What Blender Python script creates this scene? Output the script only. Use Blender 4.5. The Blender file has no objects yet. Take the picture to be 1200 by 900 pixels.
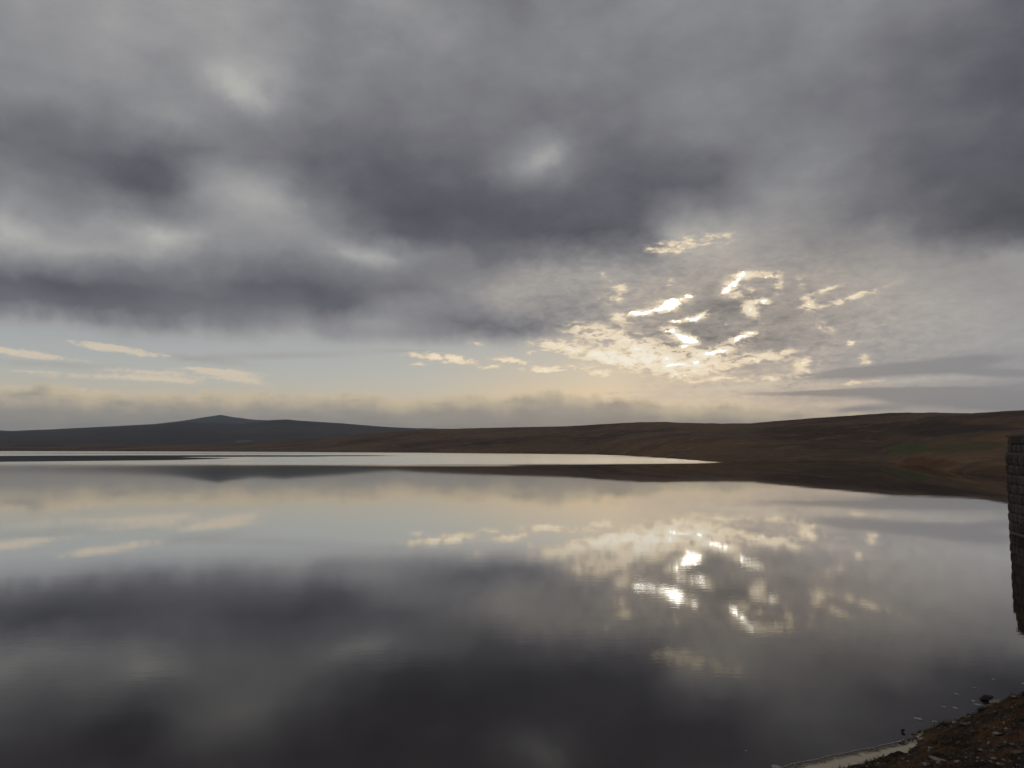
import bpy, bmesh, math, random
from mathutils import Vector, Matrix, noise as mnoise
R = math.radians
scene = bpy.context.scene
col = scene.collection
random.seed(7)

# ------------------------------------------------------------------ camera
CAM_H = 6.0; FPX = 906.0; PITCH = math.atan(75 / FPX)
cam = bpy.data.cameras.new('camera')
cam.sensor_width = 36; cam.lens = FPX / 1200 * 36
cam.clip_start = 0.1; cam.clip_end = 60000
camo = bpy.data.objects.new('camera', cam); col.objects.link(camo)
camo.location = (0, 0, CAM_H); camo.rotation_euler = (math.pi / 2 + PITCH, 0, 0)
scene.camera = camo
scene.view_settings.view_transform = 'Standard'; scene.view_settings.look = 'None'
scene.view_settings.exposure = 0; scene.view_settings.gamma = 1
scene.cycles.max_bounces = 4; scene.cycles.volume_bounces = 0
scene.cycles.use_denoising = True

def ray(px, py):
    """world direction of a photograph pixel (1200x900)"""
    x = (px - 600) / FPX; u = (450 - py) / FPX
    c, s = math.cos(PITCH), math.sin(PITCH)
    return Vector((x, c - u * s, s + u * c)).normalized()
def ground_at(px, py, z=0.0):
    d = ray(px, py); t = (z - CAM_H) / d.z
    return Vector((d.x * t, d.y * t, z))
def azel(px, py):
    d = ray(px, py)
    return math.degrees(math.atan2(d.x, d.y)), math.degrees(math.asin(d.z))
def lin(c):
    c /= 255
    return c / 12.92 if c <= .04045 else ((c + .055) / 1.055) ** 2.4
def rgb(r, g, b): return (lin(r), lin(g), lin(b), 1)

# ------------------------------------------------------------------ node helper
class V:
    """a socket with arithmetic"""
    def __init__(s, T, sock): s.T = T; s.s = sock
    def __add__(a, b): return a.T.m('ADD', a, b)
    def __radd__(a, b): return a.T.m('ADD', b, a)
    def __sub__(a, b): return a.T.m('SUBTRACT', a, b)
    def __rsub__(a, b): return a.T.m('SUBTRACT', b, a)
    def __mul__(a, b): return a.T.m('MULTIPLY', a, b)
    def __rmul__(a, b): return a.T.m('MULTIPLY', b, a)
    def __truediv__(a, b): return a.T.m('DIVIDE', a, b)
class Tree:
    def __init__(s, nt): s.nt = nt; s.n = nt.nodes; s.l = nt.links; s.sep = {}
    def put(s, sock, v):
        if isinstance(v, V): s.l.new(v.s, sock)
        elif v is not None: sock.default_value = v
    def m(s, op, a, b=None, c=None, clamp=False):
        n = s.n.new('ShaderNodeMath'); n.operation = op; n.use_clamp = clamp
        s.put(n.inputs[0], a); s.put(n.inputs[1], b); s.put(n.inputs[2], c)
        return V(s, n.outputs[0])
    def vm(s, op, a, b=None, out=0, scale=None):
        n = s.n.new('ShaderNodeVectorMath'); n.operation = op
        s.put(n.inputs[0], a); s.put(n.inputs[1], b)
        if scale is not None: s.put(n.inputs['Scale'], scale)
        return V(s, n.outputs[out])
    def smooth(s, x, lo, hi, a=0.0, b=1.0):
        n = s.n.new('ShaderNodeMapRange'); n.interpolation_type = 'SMOOTHSTEP'
        s.put(n.inputs[0], x)
        for i, v in enumerate((lo, hi, a, b)): s.put(n.inputs[i + 1], v)
        return V(s, n.outputs[0])
    def noise(s, vec, scale=1, detail=4, rough=.5, dist=0, color=False, lac=2.0):
        n = s.n.new('ShaderNodeTexNoise'); s.put(n.inputs['Vector'], vec)
        n.inputs['Scale'].default_value = scale; n.inputs['Detail'].default_value = detail
        n.inputs['Roughness'].default_value = rough; n.inputs['Distortion'].default_value = dist
        n.inputs['Lacunarity'].default_value = lac
        return V(s, n.outputs[1 if color else 0])
    def mapping(s, vec, loc=(0, 0, 0), rot=0, sc=(1, 1, 1), kind='POINT'):
        n = s.n.new('ShaderNodeMapping'); n.vector_type = kind; s.put(n.inputs[0], vec)
        n.inputs[1].default_value = loc; n.inputs[2].default_value = (0, 0, rot); n.inputs[3].default_value = sc
        return V(s, n.outputs[0])
    def ramp(s, f, stops, interp='LINEAR'):
        n = s.n.new('ShaderNodeValToRGB'); s.put(n.inputs[0], f); e = n.color_ramp.elements
        n.color_ramp.interpolation = interp
        while len(e) < len(stops): e.new(0.5)
        for k, (p, c) in enumerate(stops):
            e[k].position = p
            e[k].color = c if isinstance(c, tuple) else (c, c, c, 1)
        return V(s, n.outputs[0])
    def mix(s, f, a, b, mode='MIX'):
        n = s.n.new('ShaderNodeMix'); n.data_type = 'RGBA'; n.blend_type = mode
        s.put(n.inputs[0], f); s.put(n.inputs[6], a); s.put(n.inputs[7], b)
        return V(s, n.outputs[2])
    def blob(s, vec, cx, cy, rx, ry, rot=0):
        key = (vec.s.node.name, vec.s.name)
        if key not in s.sep:
            n = s.n.new('ShaderNodeSeparateXYZ'); s.put(n.inputs[0], vec); s.sep[key] = (V(s, n.outputs[0]), V(s, n.outputs[1]))
        x, y = s.sep[key]; c, q = math.cos(rot), math.sin(rot)
        p = s.m('MULTIPLY_ADD', x, c / rx, s.m('MULTIPLY_ADD', y, q / rx, -(cx * c + cy * q) / rx))
        r = s.m('MULTIPLY_ADD', x, -q / ry, s.m('MULTIPLY_ADD', y, c / ry, (cx * q - cy * c) / ry))
        return s.m('POWER', 0.3679, s.m('MULTIPLY_ADD', p, p, r * r))
    def blobs(s, vec, items, base=0.0):
        acc = base
        for cx, cy, rx, ry, rot, amp in items:
            acc = s.m('MULTIPLY_ADD', s.blob(vec, cx, cy, rx, ry, rot), amp, acc)
        return acc

# ------------------------------------------------------------------ sky
SUN_AZ, SUN_EL = azel(795, 378)
world = bpy.data.worlds.new('World'); scene.world = world; world.use_nodes = True
T = Tree(world.node_tree); T.n.clear()
tc = T.n.new('ShaderNodeTexCoord'); gen = V(T, tc.outputs['Generated'])
sx = T.n.new('ShaderNodeSeparateXYZ'); T.put(sx.inputs[0], gen)
X, Y, Z = (V(T, sx.outputs[i]) for i in range(3))
Z = T.m('ABSOLUTE', Z)
az = T.m('ARCTAN2', X, Y) * 57.2958
el = T.m('ARCSINE', Z) * 57.2958
cb = T.n.new('ShaderNodeCombineXYZ'); T.put(cb.inputs[0], az); T.put(cb.inputs[1], el)
uv = V(T, cb.outputs[0])
# noise is taken on a stretched dome coordinate so the clouds flatten towards the horizon
hh = T.m('LOGARITHM', el + 5.0, 2.71828) * 22.0
cb2 = T.n.new('ShaderNodeCombineXYZ'); T.put(cb2.inputs[0], az * T.smooth(el, 0, 60, 1.0, .5)); T.put(cb2.inputs[1], hh)
pc = V(T, cb2.outputs[0])
def warp(vec, src, scale, amt, detail=4, seed=0, ys=.5, rough=.55):
    nz = T.noise(T.mapping(src, (seed, seed * 1.7, seed)), scale, detail, rough, color=True)
    sc_ = T.n.new('ShaderNodeSeparateColor'); T.put(sc_.inputs[0], nz)
    cx_ = T.n.new('ShaderNodeCombineXYZ')
    T.put(cx_.inputs[0], (V(T, sc_.outputs[0]) - .5) * amt); T.put(cx_.inputs[1], (V(T, sc_.outputs[1]) - .5) * (amt * ys))
    return T.vm('ADD', vec, V(T, cx_.outputs[0]))
fine = warp(uv, pc, .75, 1.3, 4, 9.4, .5, .6)
low = warp(uv, T.mapping(uv, sc=(1, 2.6, 1)), .5, 1.6, 5, 5.5, .2, .6)

K = 180 / math.pi / FPX
def conv(lst):
    out = []
    for px, py, rx, ry, rot, amp in lst:
        a, e = azel(px, py)
        r2 = ((px - 600) ** 2 + (py - 450) ** 2) / FPX ** 2
        k = K / (1 + r2) ** .6
        out.append((a, e, rx * k, ry * k, R(rot), amp))
    return out
def E(py): return azel(600, py)[1]
# lightness of the main cloud deck (0-255), every 50 px across and at the listed heights of the photograph;
# it is resampled below onto azimuth and elevation, and softened, lobed and extended by noise
DECK = {
 0:   [142,145,145,148,150,148,145,135,132,146,135,130,122,130,132,132,134,136,133,136,134,130,124,118,108],
 40:  [133,140,145,150,149,145,146,132,132,134,138,134,128,130,130,132,134,132,128,132,128,120,113,108,103],
 80:  [137,138,140,142,138,150,160,134,134,133,130,128,130,130,132,130,130,134,127,130,124,118,112,107,102],
 110: [132,137,138,136,137,144,160,130,125,122,125,124,123,124,126,122,130,132,123,120,122,115,110,106,102],
 140: [120,118,122,135,140,136,128,125,120,116,120,124,122,120,119,124,130,134,126,124,124,116,112,112,104],
 170: [110,112,112,112,115,116,123,116,112,112,114,118,125,142,114,114,122,124,124,128,124,112,110,108,101],
 200: [124,116,112,108,106,142,130,108,108,106,108,110,128,130,112,110,108,106,133,132,130,114,105,104,98],
 225: [132,130,118,110,108,142,152,128,110,105,102,104,112,114,108,106,108,112,141,138,125,115,108,102,98],
 250: [150,132,138,132,122,135,149,140,118,104,101,102,103,103,102,108,136,130,142,135,118,115,108,98,95],
 275: [160,157,152,152,165,150,146,142,130,108,104,104,104,104,102,110,163,160,150,142,138,135,118,104,104],
 300: [135,140,145,147,142,128,128,130,145,148,132,125,118,125,128,130,155,158,149,135,142,150,137,142,147],
 320: [115,112,110,115,125,122,113,112,120,125,126,132,143,150,154,150,150,152,156,152,155,156,152,148,150],
 340: [98,99,102,110,115,108,103,104,110,114,120,142,150,148,150,155,152,144,148,152,158,157,155,150,148],
 360: [128,112,105,106,112,115,127,118,108,130,135,135,140,138,145,152,140,135,144,150,156,159,162,158,152],
 380: [165,158,140,128,125,120,130,140,142,147,130,120,122,128,148,148,138,138,146,152,157,161,163,162,158],
 400: [175,172,172,176,176,172,168,165,155,148,145,150,160,162,155,145,140,148,152,157,161,165,166,165,163],
 420: [172,172,170,172,176,178,178,174,172,182,184,184,183,178,168,155,150,152,160,160,160,155,153,154,155],
 440: [172,175,175,176,178,178,178,179,180,181,181,180,179,178,177,180,186,183,175,170,166,162,160,158,156],
 460: [176,178,180,180,182,182,183,184,185,186,187,187,187,187,188,192,196,194,185,174,168,164,162,158,155],
 482: [172,174,176,178,180,182,184,186,188,190,190,190,190,190,190,192,194,192,184,174,168,162,158,154,150],
}
DY = sorted(DECK)
def deck_at(px, py):
    px = min(1200, max(0, px)) / 50; py = min(DY[-1], max(DY[0], py))
    j = max(i for i in range(len(DY)) if DY[i] <= py); j = min(j, len(DY) - 2)
    k = (py - DY[j]) / (DY[j + 1] - DY[j]); i = min(int(px), 23); f = px - i
    r0, r1 = DECK[DY[j]], DECK[DY[j + 1]]
    return ((r0[i] * (1 - f) + r0[i + 1] * f) * (1 - k) + (r1[i] * (1 - f) + r1[i + 1] * f) * k) / 255
def pix(a, e):
    """direction (azimuth, elevation) back to the photograph pixel"""
    x, y, z = math.sin(R(a)) * math.cos(R(e)), math.cos(R(a)) * math.cos(R(e)), math.sin(R(e))
    c, q = math.cos(PITCH), math.sin(PITCH); dp = y * c + z * q
    return 600 + FPX * x / dp, 450 - FPX * (z * c - y * q) / dp
lump = warp(uv, uv, .34, 3.8, 5, 3.1, .65, .57)
_ = T.blob(lump, 0, 0, 1, 1)
LX, LY = T.sep[(lump.s.node.name, lump.s.name)]
facx = T.m('MULTIPLY_ADD', LX, 1 / 70, .5)
levels = [E(y) for y in reversed(DY)]
levels = levels + [levels[-1] + 4]
acc = None
for j, e in enumerate(levels):
    stops = []
    for i in range(29):
        a_ = -35 + 70 * i / 28
        stops.append((i / 28, deck_at(*pix(a_, e))))
    if j == len(levels) - 1: stops = [(p, .5 + (v - .5) * .5) for p, v in stops]
    rp = T.ramp(facx, stops, 'CARDINAL')
    n_ = T.n.new('ShaderNodeSeparateColor'); T.put(n_.inputs[0], rp); v_ = V(T, n_.outputs[0])
    if acc is None: acc = v_
    else:
        w_ = T.m('MULTIPLY_ADD', LY, 1 / (e - levels[j - 1]), -levels[j - 1] / (e - levels[j - 1]), clamp=True)
        acc = T.m('MULTIPLY_ADD', v_ - acc, w_, acc)
decky = T.smooth(el, 6.0, 12)
far_off = T.m('MAXIMUM', T.smooth(T.m('ABSOLUTE', az), 33, 50), T.smooth(el, 30, 42))
fb = T.noise(pc, .13, 6, .58)
fb2 = T.noise(T.mapping(uv, (7, 3, 1), R(8), (.6, 1.0, 1)), .38, 6, .62)
Yv = T.m('MULTIPLY_ADD', acc - .5, T.smooth(el, 6.0, 11.0, 1.0, 1.32), .495) + (fb - .5) * (far_off * .26 + .03) * decky + (fb2 - .5) * .13 * decky

BREAKS = [(272, 97, 34, 9, -38, .09), (292, 112, 26, 10, -10, .06), (300, 222, 44, 10, 6, .08), (335, 245, 34, 9, -35, .05), (196, 281, 26, 9, -12, .10), (28, 275, 24, 7, -15, .09), (8, 258, 16, 12, -40, .05), (90, 290, 60, 6, 0, .04),
          (438, 303, 26, 5, -12, .10), (405, 293, 30, 5, -18, .06), (640, 184, 22, 6, 38, .12), (625, 195, 26, 12, 20, .05), (900, 222, 30, 20, 30, .03), (790, 268, 16, 10, -40, .05), (575, 350, 30, 8, -10, .05), (450, 378, 46, 6, -6, .03), (835, 160, 30, 22, 30, .03),
          (150, 205, 34, 9, -8, -.04), (330, 345, 60, 8, 0, -.03), (555, 388, 46, 7, 0, -.05), (500, 250, 50, 14, 0, -.03), (690, 275, 80, 10, 0, -.035), (1150, 262, 60, 9, 0, -.04), (90, 338, 80, 7, 0, -.03)]
Yv = Yv + T.blobs(warp(uv, uv, .7, 2.2, 5, 6.2, .6, .62), conv([(p[0], p[1], p[2] * 1.15, p[3] * 1.9, p[4] * .7, p[5] * .72) for p in BREAKS]))

# low cumulus bank on the horizon
bank_top = T.noise(T.mapping(uv, sc=(1, .6, 1)), .34, 7, .62) * 2.4 + T.noise(T.mapping(uv, (3, 0, 0), sc=(1, 0, 1)), .07, 2) * 3.0 + .35
top_el = T.blobs(uv, conv([(50, 500, 260, 400, 0, .5), (430, 500, 260, 400, 0, 0.55), (655, 500, 70, 400, 0, .9), (1000, 500, 160, 400, 0, -1.2), (1250, 500, 150, 400, 0, -1.2)]), 0.15) + bank_top
rel = top_el - el            # positive inside the bank
bank = T.smooth(rel, -.10, .45)
bank_rim = T.smooth(rel, -.3, .2) * T.smooth(rel, 1.5, .3)
bank_body = T.noise(T.mapping(uv, (1, 2, 0), sc=(.5, 1.6, 1)), .5, 5, .55)

# long flat streaks
STREAK = [
          
          
          (1060, 447, 120, 5, 2, .06), (1005, 472, 60, 4, 3, .07), (1100, 484, 110, 8, 0, .04),
          
          (820, 480, 120, 12, 0, .07), (560, 447, 160, 14, 0, .03)]
Yv = Yv + T.blobs(low, conv(STREAK))

LENS = [(1075, 430, 120, 8.5, 4, 1.), (1180, 437, 70, 7, -4, .8), (985, 437, 50, 4, 3, .6), (1000, 459, 120, 3.6, 0, .9), (1130, 465, 130, 9, -2, 1.1), (1200, 474, 90, 10, 0, .8), (1010, 480, 40, 5, 2, .7), (1240, 450, 60, 5, 0, .5)]
lens = T.smooth(T.blobs(low, conv(LENS)) + (fb2 - .5) * .5, .22, .75)
Yv = Yv + lens * (.535 - Yv) * .8

# broken, sunlit cloudlets round the hidden sun
GLOW = [(888, 322, 26, 5, 0, .8), (912, 336, 7, 12, 0, .55), (862, 331, 20, 9, 35, .75), (872, 343, 16, 5, 10, .6), (780, 358, 30, 8, 14, .7), (748, 368, 30, 3.5, 4, .75), (727, 375, 16, 6, -20, .5),
        (806, 400, 18, 9, -35, .75), (786, 389, 16, 5, -25, .75), (842, 412, 28, 6, 14, .85), (872, 394, 18, 5, 14, .85), (880, 363, 12, 8, -45, .85), (892, 354, 13, 5, -10, .75), (815, 372, 22, 5, 12, .65),
        (785, 432, 48, 12, -2, .8), (768, 412, 38, 13, -15, .68), (722, 398, 44, 15, -15, .66), (683, 388, 30, 10, -5, .55), (690, 412, 50, 6, -6, .6), (742, 424, 34, 8, 0, .6), (832, 430, 26, 8, 0, .8), (815, 416, 14, 8, 0, .6),
        (725, 340, 13, 13, 20, .6), (706, 322, 8, 5, -40, .35), (712, 352, 13, 7, 0, .4), (888, 420, 36, 7, 3, .8), (943, 427, 15, 9, 10, .85), (1014, 421, 10, 7, -30, .7), (968, 383, 11, 5, -25, .6), (946, 357, 12, 7, -5, .85),
        (966, 341, 28, 4, 16, .55), (1012, 344, 44, 3.6, 15, .5), (985, 352, 20, 3.5, 15, .5), (940, 331, 8, 9, -30, .45), (785, 332, 8, 8, -45, .5), (870, 444, 76, 4.5, 2, .75), (1010, 447, 44, 4, 2, .5), (1001, 402, 8, 4, 0, .6), (915, 413, 20, 4, 0, .5),
        (703, 437, 17, 6, 0, 1.0), (650, 404, 30, 7, -6, .8), (705, 419, 36, 7, -4, .85), (524, 420, 38, 6, -7, .95), (560, 403, 14, 3, 0, .5), (486, 417, 16, 4, 0, .45), (492, 427, 14, 2.5, 0, .6), (604, 424, 26, 4.5, -8, .85), (640, 433, 34, 4.5, 1, .85),
        (575, 431, 14, 3, 0, .6), (623, 414, 10, 3, 0, .5), (675, 430, 12, 3, 0, .5), (825, 282, 50, 11, 4, .5), (778, 291, 26, 8, 0, .6)]
HOT = [(784, 357, 14, 6, 18, 1.3), (762, 365, 24, 2.4, 8, .85), (745, 368, 14, 1.8, 0, .6), (807, 346.5, 7, 3, 8, 1.1), (853, 338, 9, 3.6, 30, 1.1), (864, 329, 5, 7, 10, .75), (871, 322, 6, 3, 0, .7), (814, 372, 14, 2.6, 10, 1.), (792, 377, 7, 2.2, 0, .85), (829, 366, 5, 2, 20, .5),
       (784, 388.5, 6, 2.6, -10, .8), (797, 394, 9, 3.4, -30, 1.1), (808, 398, 9, 4.2, -10, 1.3), (801, 406, 7, 2.6, 10, .9), (839, 413, 15, 2.8, 14, 1.05), (864, 400, 6, 5, 40, .8), (873, 393, 10, 2.6, 10, .75), (892, 354, 9, 2.6, -6, .75), (880, 364, 5, 5, -40, .7), (790, 428, 26, 3.5, 0, .62), (775, 421, 12, 2.4, -10, .6), (815, 424, 8, 3, 0, .65), (847, 379, 5, 2, 0, .6), (760, 436, 20, 2, 0, .5), (902, 325, 8, 2, 0, .6), (907, 333, 3, 5, 0, .5), (944, 357, 6, 2.6, -5, .65), (966, 341, 10, 1.4, 18, .5), (1004, 346, 14, 1.4, 15, .5), (885, 421, 12, 2.2, 4, .6), (942, 426, 6, 2.6, 0, .6), (1000, 402, 4, 1.6, 0, .55), (745, 410, 8, 2, -10, .5), (735, 400, 6, 2, 0, .5), (724, 345, 4, 2, 0, .45), (795, 440, 14, 2, 0, .55), (850, 443, 14, 1.6, 0, .5), (858, 349, 4, 2, 0, .6)]
g = T.blobs(fine, conv(GLOW))
cells = T.noise(T.mapping(uv, (2, 6, 0), R(-6), (1, 2.4, 1)), .95, 6, .60, dist=.4)
cells2 = T.noise(T.mapping(uv, (5, 1, 0), R(5), (1, 2.2, 1)), 2.4, 4, .6)
fine2 = warp(fine, uv, 2.3, .75, 3, 4.4, .5, .6)
hotf = T.blobs(fine2, conv(HOT))
gm = T.smooth(g, .03, .5)
ridge = T.smooth(T.m('ABSOLUTE', cells - .5), .07, .0) * T.m('MINIMUM', T.blobs(uv, conv([(870, 385, 110, 48, 0, .75), (755, 408, 85, 30, -8, .6), (985, 350, 60, 16, 10, .5), (600, 422, 110, 12, -4, .5)])), 1.0)
field = g + ridge * .42 + hotf * .7 + ((cells - .5) * 3.6 + (cells2 - .5) * 1.0) * gm
warm_cloud = T.smooth(field, .15, .95) * T.smooth(g + hotf + ridge, .03, .35)
hot = T.smooth(hotf + ((cells2 - .5) * 1.5 + (cells - .5) * .8) * T.smooth(hotf, .08, .45), .42, 1.15)
hot = hot * hot
halo = T.blobs(lump, conv([(820, 385, 170, 60, -4, .035)]))
# dark cloudlets between the gaps
DARKC = [(835, 360, 36, 14, 0, 1.), (800, 384, 30, 6, 0, .7), (828, 395, 32, 10, 0, 1.), (775, 404, 22, 7, -20, .8), (905, 400, 60, 14, 0, .8), (880, 345, 14, 8, 0, .7),
         (915, 370, 50, 14, 0, .6), (860, 430, 34, 7, 0, .7), (770, 345, 40, 8, 0, .4), (690, 345, 30, 18, 0, .4), (740, 378, 26, 5, -10, .6)]
darkc = T.smooth(T.blobs(fine, conv(DARKC)) + (cells - .5) * .8, .25, .95)
mott = (1.0 - lens) * ((cells - .5) * .40 + (cells2 - .5) * .12) * T.blobs(lump, conv([(840, 385, 240, 85, -6, 1.)]))
Yv = T.m('MULTIPLY_ADD', T.m('MINIMUM', g, 1.0), .07, Yv + halo + mott)
Yv = T.m('MULTIPLY_ADD', darkc, -.075, Yv)

warm = T.blobs(lump, conv([(835, 390, 200, 80, 0, 1.0), (880, 480, 210, 38, 0, .95), (600, 335, 90, 30, 0, .35), (150, 440, 300, 35, 0, .25), (1000, 300, 300, 80, 0, .35)]))
warm = T.m('MINIMUM', warm, 1.0)
STC0 = [(.30, rgb(74, 76, 84)), (.38, rgb(95, 97, 105)), (.45, rgb(115, 116, 123)), (.52, rgb(132, 134, 139)), (.60, rgb(153, 154, 157)), (.67, rgb(170, 172, 171)), (.74, rgb(188, 190, 183)), (.80, rgb(208, 203, 188)), (.95, rgb(245, 240, 228))]
STW = [(.30, rgb(78, 75, 76)), (.38, rgb(99, 96, 97)), (.45, rgb(118, 114, 112)), (.52, rgb(138, 132, 127)), (.60, rgb(163, 155, 146)), (.67, rgb(185, 172, 159)), (.74, rgb(208, 192, 172)), (.80, rgb(226, 207, 178)), (.95, rgb(250, 238, 210))]
STC = [(p, (c[0] * 1.015, c[1] * .99, c[2] * .965, 1)) for p, c in STC0]
cc = T.ramp(Yv, STC); cw = T.ramp(Yv, STW)
clouds = T.mix(warm, cc, cw)
# Nishita daylight behind the clouds: shows in the clear gap under the deck
sky = T.n.new('ShaderNodeTexSky'); sky.sky_type = 'NISHITA'; sky.sun_disc = False
sky.sun_elevation = R(SUN_EL); sky.sun_rotation = R(SUN_AZ); sky.dust_density = 2.0; sky.air_density = 1.0
nish = V(T, sky.outputs[0])
gap = T.smooth(el, 8.6, 6.0) * T.blobs(lump, conv([(520, 430, 260, 60, 0, .5)])) * T.smooth(fb2, .35, .6)
S = 0.1
# the clear strip under the deck: pale blue above, cream towards the horizon
def ramp_rows(rows): return T.ramp(el / 10.0, [(E(y) / 10, rgb(*c_)) for y, c_ in rows])
clear_a = ramp_rows([(500, (196, 186, 168)), (476, (206, 194, 174)), (462, (198, 194, 180)), (447, (188, 190, 184)), (430, (181, 186, 184)), (412, (176, 181, 182))])
clear_b = ramp_rows([(500, (210, 190, 162)), (476, (214, 195, 168)), (462, (208, 194, 172)), (447, (194, 189, 176)), (430, (182, 184, 178)), (412, (172, 178, 180))])
clear = T.mix(T.smooth(az, -8, 2), clear_a, clear_b)
clear = T.mix(.12, clear, T.mix(1.0, nish, (.034, .034, .034, 1), 'MULTIPLY'))
clear_m = T.smooth(LY * .6 + el * .4 + (fb2 - .5) * .8, 8.6, 7.0) * T.smooth(az, 13.0, 6.5)
base = T.mix(clear_m * .95, clouds, clear)
GREY_S = [(60, 427, 110, 6, 0, .55), (330, 417, 130, 6, 3, .6), (250, 424, 80, 5, -4, .45), (80, 447, 90, 4, 0, .35), (110, 400, 160, 8, 0, .3), (480, 411, 60, 3, 0, .4)]
CREAM_S = [(18, 413, 46, 5, -4, .9), (60, 418, 50, 3, -6, .4), (145, 411, 52, 4.5, -6, 1.0), (120, 404, 30, 2.5, -4, .4), (175, 436, 62, 3.5, -2, .75), (150, 443, 90, 3.5, 1, .6), (195, 445, 50, 4, -3, .75), (262, 436, 46, 3.5, -2, .9), (285, 445, 34, 5, -10, 1.0), (235, 432, 30, 2.5, 0, .6),
           (40, 436, 60, 3, 0, .5), (60, 456, 120, 5, 0, .5), (840, 456, 100, 3.0, 1, 1.0), (765, 466, 60, 2.0, 0, .8), (900, 449, 60, 3, 2, .6), (720, 461, 30, 1.8, 0, .5), (560, 463, 14, 1.6, 0, .5), (800, 447, 60, 3, 0, .5)]
base = T.mix(T.smooth(T.blobs(low, conv(GREY_S)) + (cells - .5) * .4, .18, .85) * .75, base, rgb(164, 160, 157))
cs = T.blobs(low, conv(CREAM_S))
base = T.mix(T.smooth(cs + ((cells - .5) * 1.6 + (cells2 - .5) * 1.4) * T.smooth(cs, .05, .5), .15, 1.0) * .9, base, rgb(216, 203, 182))
bank_col = T.mix(T.blobs(uv, conv([(760, 490, 260, 200, 0, 1.)])), rgb(149, 148, 143), rgb(156, 147, 135))
bank_col = T.mix(T.smooth(bank_body, .3, .75), bank_col, rgb(168, 161, 150))
rimf = bank_rim * T.smooth(bank_body, .2, .6)
base = T.mix(bank * .95, base, bank_col)
base = T.mix(rimf * .75, base, rgb(214, 198, 166))
sunlit = T.ramp(field * .5, [(.08, rgb(206, 190, 166)), (.28, rgb(228, 209, 180)), (.5, rgb(246, 228, 196)), (.8, rgb(255, 248, 230))])
base = T.mix(warm_cloud * .92, base, sunlit)
glow = T.m('MINIMUM', T.blobs(uv, conv([(p[0], p[1], p[2] * .8 + 10, p[3] * .8 + 7, p[4], p[5] * .12) for p in HOT if p[5] > .95])), .8)
base = T.mix(glow, base, rgb(236, 222, 190))
base = T.mix(hot, base, (5.0, 4.7, 4.1, 1))
base = T.mix(1.0, base, T.ramp(el / 14.0, [(0, (1.34, 1.26, 1.18, 1)), (.15, (1.24, 1.19, 1.15, 1)), (.32, (1.16, 1.135, 1.11, 1)), (.6, (1.04, 1.03, 1.03, 1)), (1, (1, 1, 1, 1))]), 'MULTIPLY')
base = T.mix(1.0, base, (1 / S, 1 / S, 1 / S, 1), 'MULTIPLY')
bg = T.n.new('ShaderNodeBackground'); T.put(bg.inputs[0], base); bg.inputs[1].default_value = S
wo = T.n.new('ShaderNodeOutputWorld'); T.l.new(bg.outputs[0], wo.inputs[0])
world.cycles.sampling_method = 'MANUAL'; world.cycles.sample_map_resolution = 512

# the sun is behind thick cloud: only a trace of broad, warm direct light gets through
sl = bpy.data.lights.new('sun', 'SUN'); sl.energy = 0.001; sl.angle = R(25); sl.color = (1, .88, .7)
so = bpy.data.objects.new('sun', sl); col.objects.link(so)
d = ray(795, 378); so.rotation_euler = (-d).to_track_quat('-Z', 'Y').to_euler()

# ------------------------------------------------------------------ object helpers
def tag(o, label=None, cat=None, group=None, kind=None):
    if label: o['label'] = label
    if cat: o['category'] = cat
    if group: o['group'] = group
    if kind: o['kind'] = kind
    return o
def mesh_obj(name, verts, faces, mat, parent=None, smooth=True):
    me = bpy.data.meshes.new(name); me.from_pydata([tuple(v) for v in verts], [], faces); me.update()
    if smooth: me.polygons.foreach_set('use_smooth', [True] * len(me.polygons))
    o = bpy.data.objects.new(name, me); col.objects.link(o)
    if mat: me.materials.append(mat)
    if parent: o.parent = parent
    return o
def material(name, rough=.9):
    m = bpy.data.materials.new(name); m.use_nodes = True
    t = Tree(m.node_tree); b = m.node_tree.nodes['Principled BSDF']
    b.inputs['Roughness'].default_value = rough; b.inputs['Specular IOR Level'].default_value = .15
    return m, t, b
def pos(t):
    g_ = t.n.new('ShaderNodeNewGeometry'); return V(t, g_.outputs['Position'])
def bump(t, b, h, dist, strength=1):
    n = t.n.new('ShaderNodeBump'); n.inputs['Distance'].default_value = dist; n.inputs['Strength'].default_value = strength
    t.put(n.inputs['Height'], h); t.l.new(n.outputs[0], b.inputs['Normal'])
def interp(pts, x):
    if x <= pts[0][0]: return pts[0][1]
    for (a, va), (b, vb) in zip(pts, pts[1:]):
        if x <= b:
            k = (x - a) / (b - a); return va + (vb - va) * k
    return pts[-1][1]
def fbm(x, y, z=0, o=5): return mnoise.fractal(Vector((x, y, z)), 1.0, 2.0, o)

# ------------------------------------------------------------------ water
mw, t, b = material('water', .03)
P = pos(t); sp = t.n.new('ShaderNodeSeparateXYZ'); t.put(sp.inputs[0], P)
PX, PY = V(t, sp.outputs[0]), V(t, sp.outputs[1])
b.inputs['Base Color'].default_value = (.030, .018, .012, 1)
b.inputs['IOR'].default_value = 1.38; b.inputs['Specular IOR Level'].default_value = .5
wn = t.noise(t.mapping(P, sc=(.004, .012, 0)), 1, 4, .6)
line = PY + (wn - .5) * 110.0 - t.m('MAXIMUM', PX + 10.0, 0.0) * .35
ruff = t.smooth(line, 235.0, 330.0)
pools = t.blobs(t.vm('ADD', P, t.vm('MULTIPLY', t.vm('SUBTRACT', t.noise(t.mapping(P, sc=(.01, .01, 0)), 1, 3, .6, color=True), (.5, .5, .5)), (60, 50, 0))),
                [(-365, 420, 180, 100, 0, 1.8), (-235, 590, 125, 48, R(4), 1.8), (-420, 900, 300, 40, 0, .9), (180, 900, 200, 25, 0, .7)])
calm_pool = t.smooth(pools, .35, .6)
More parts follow.
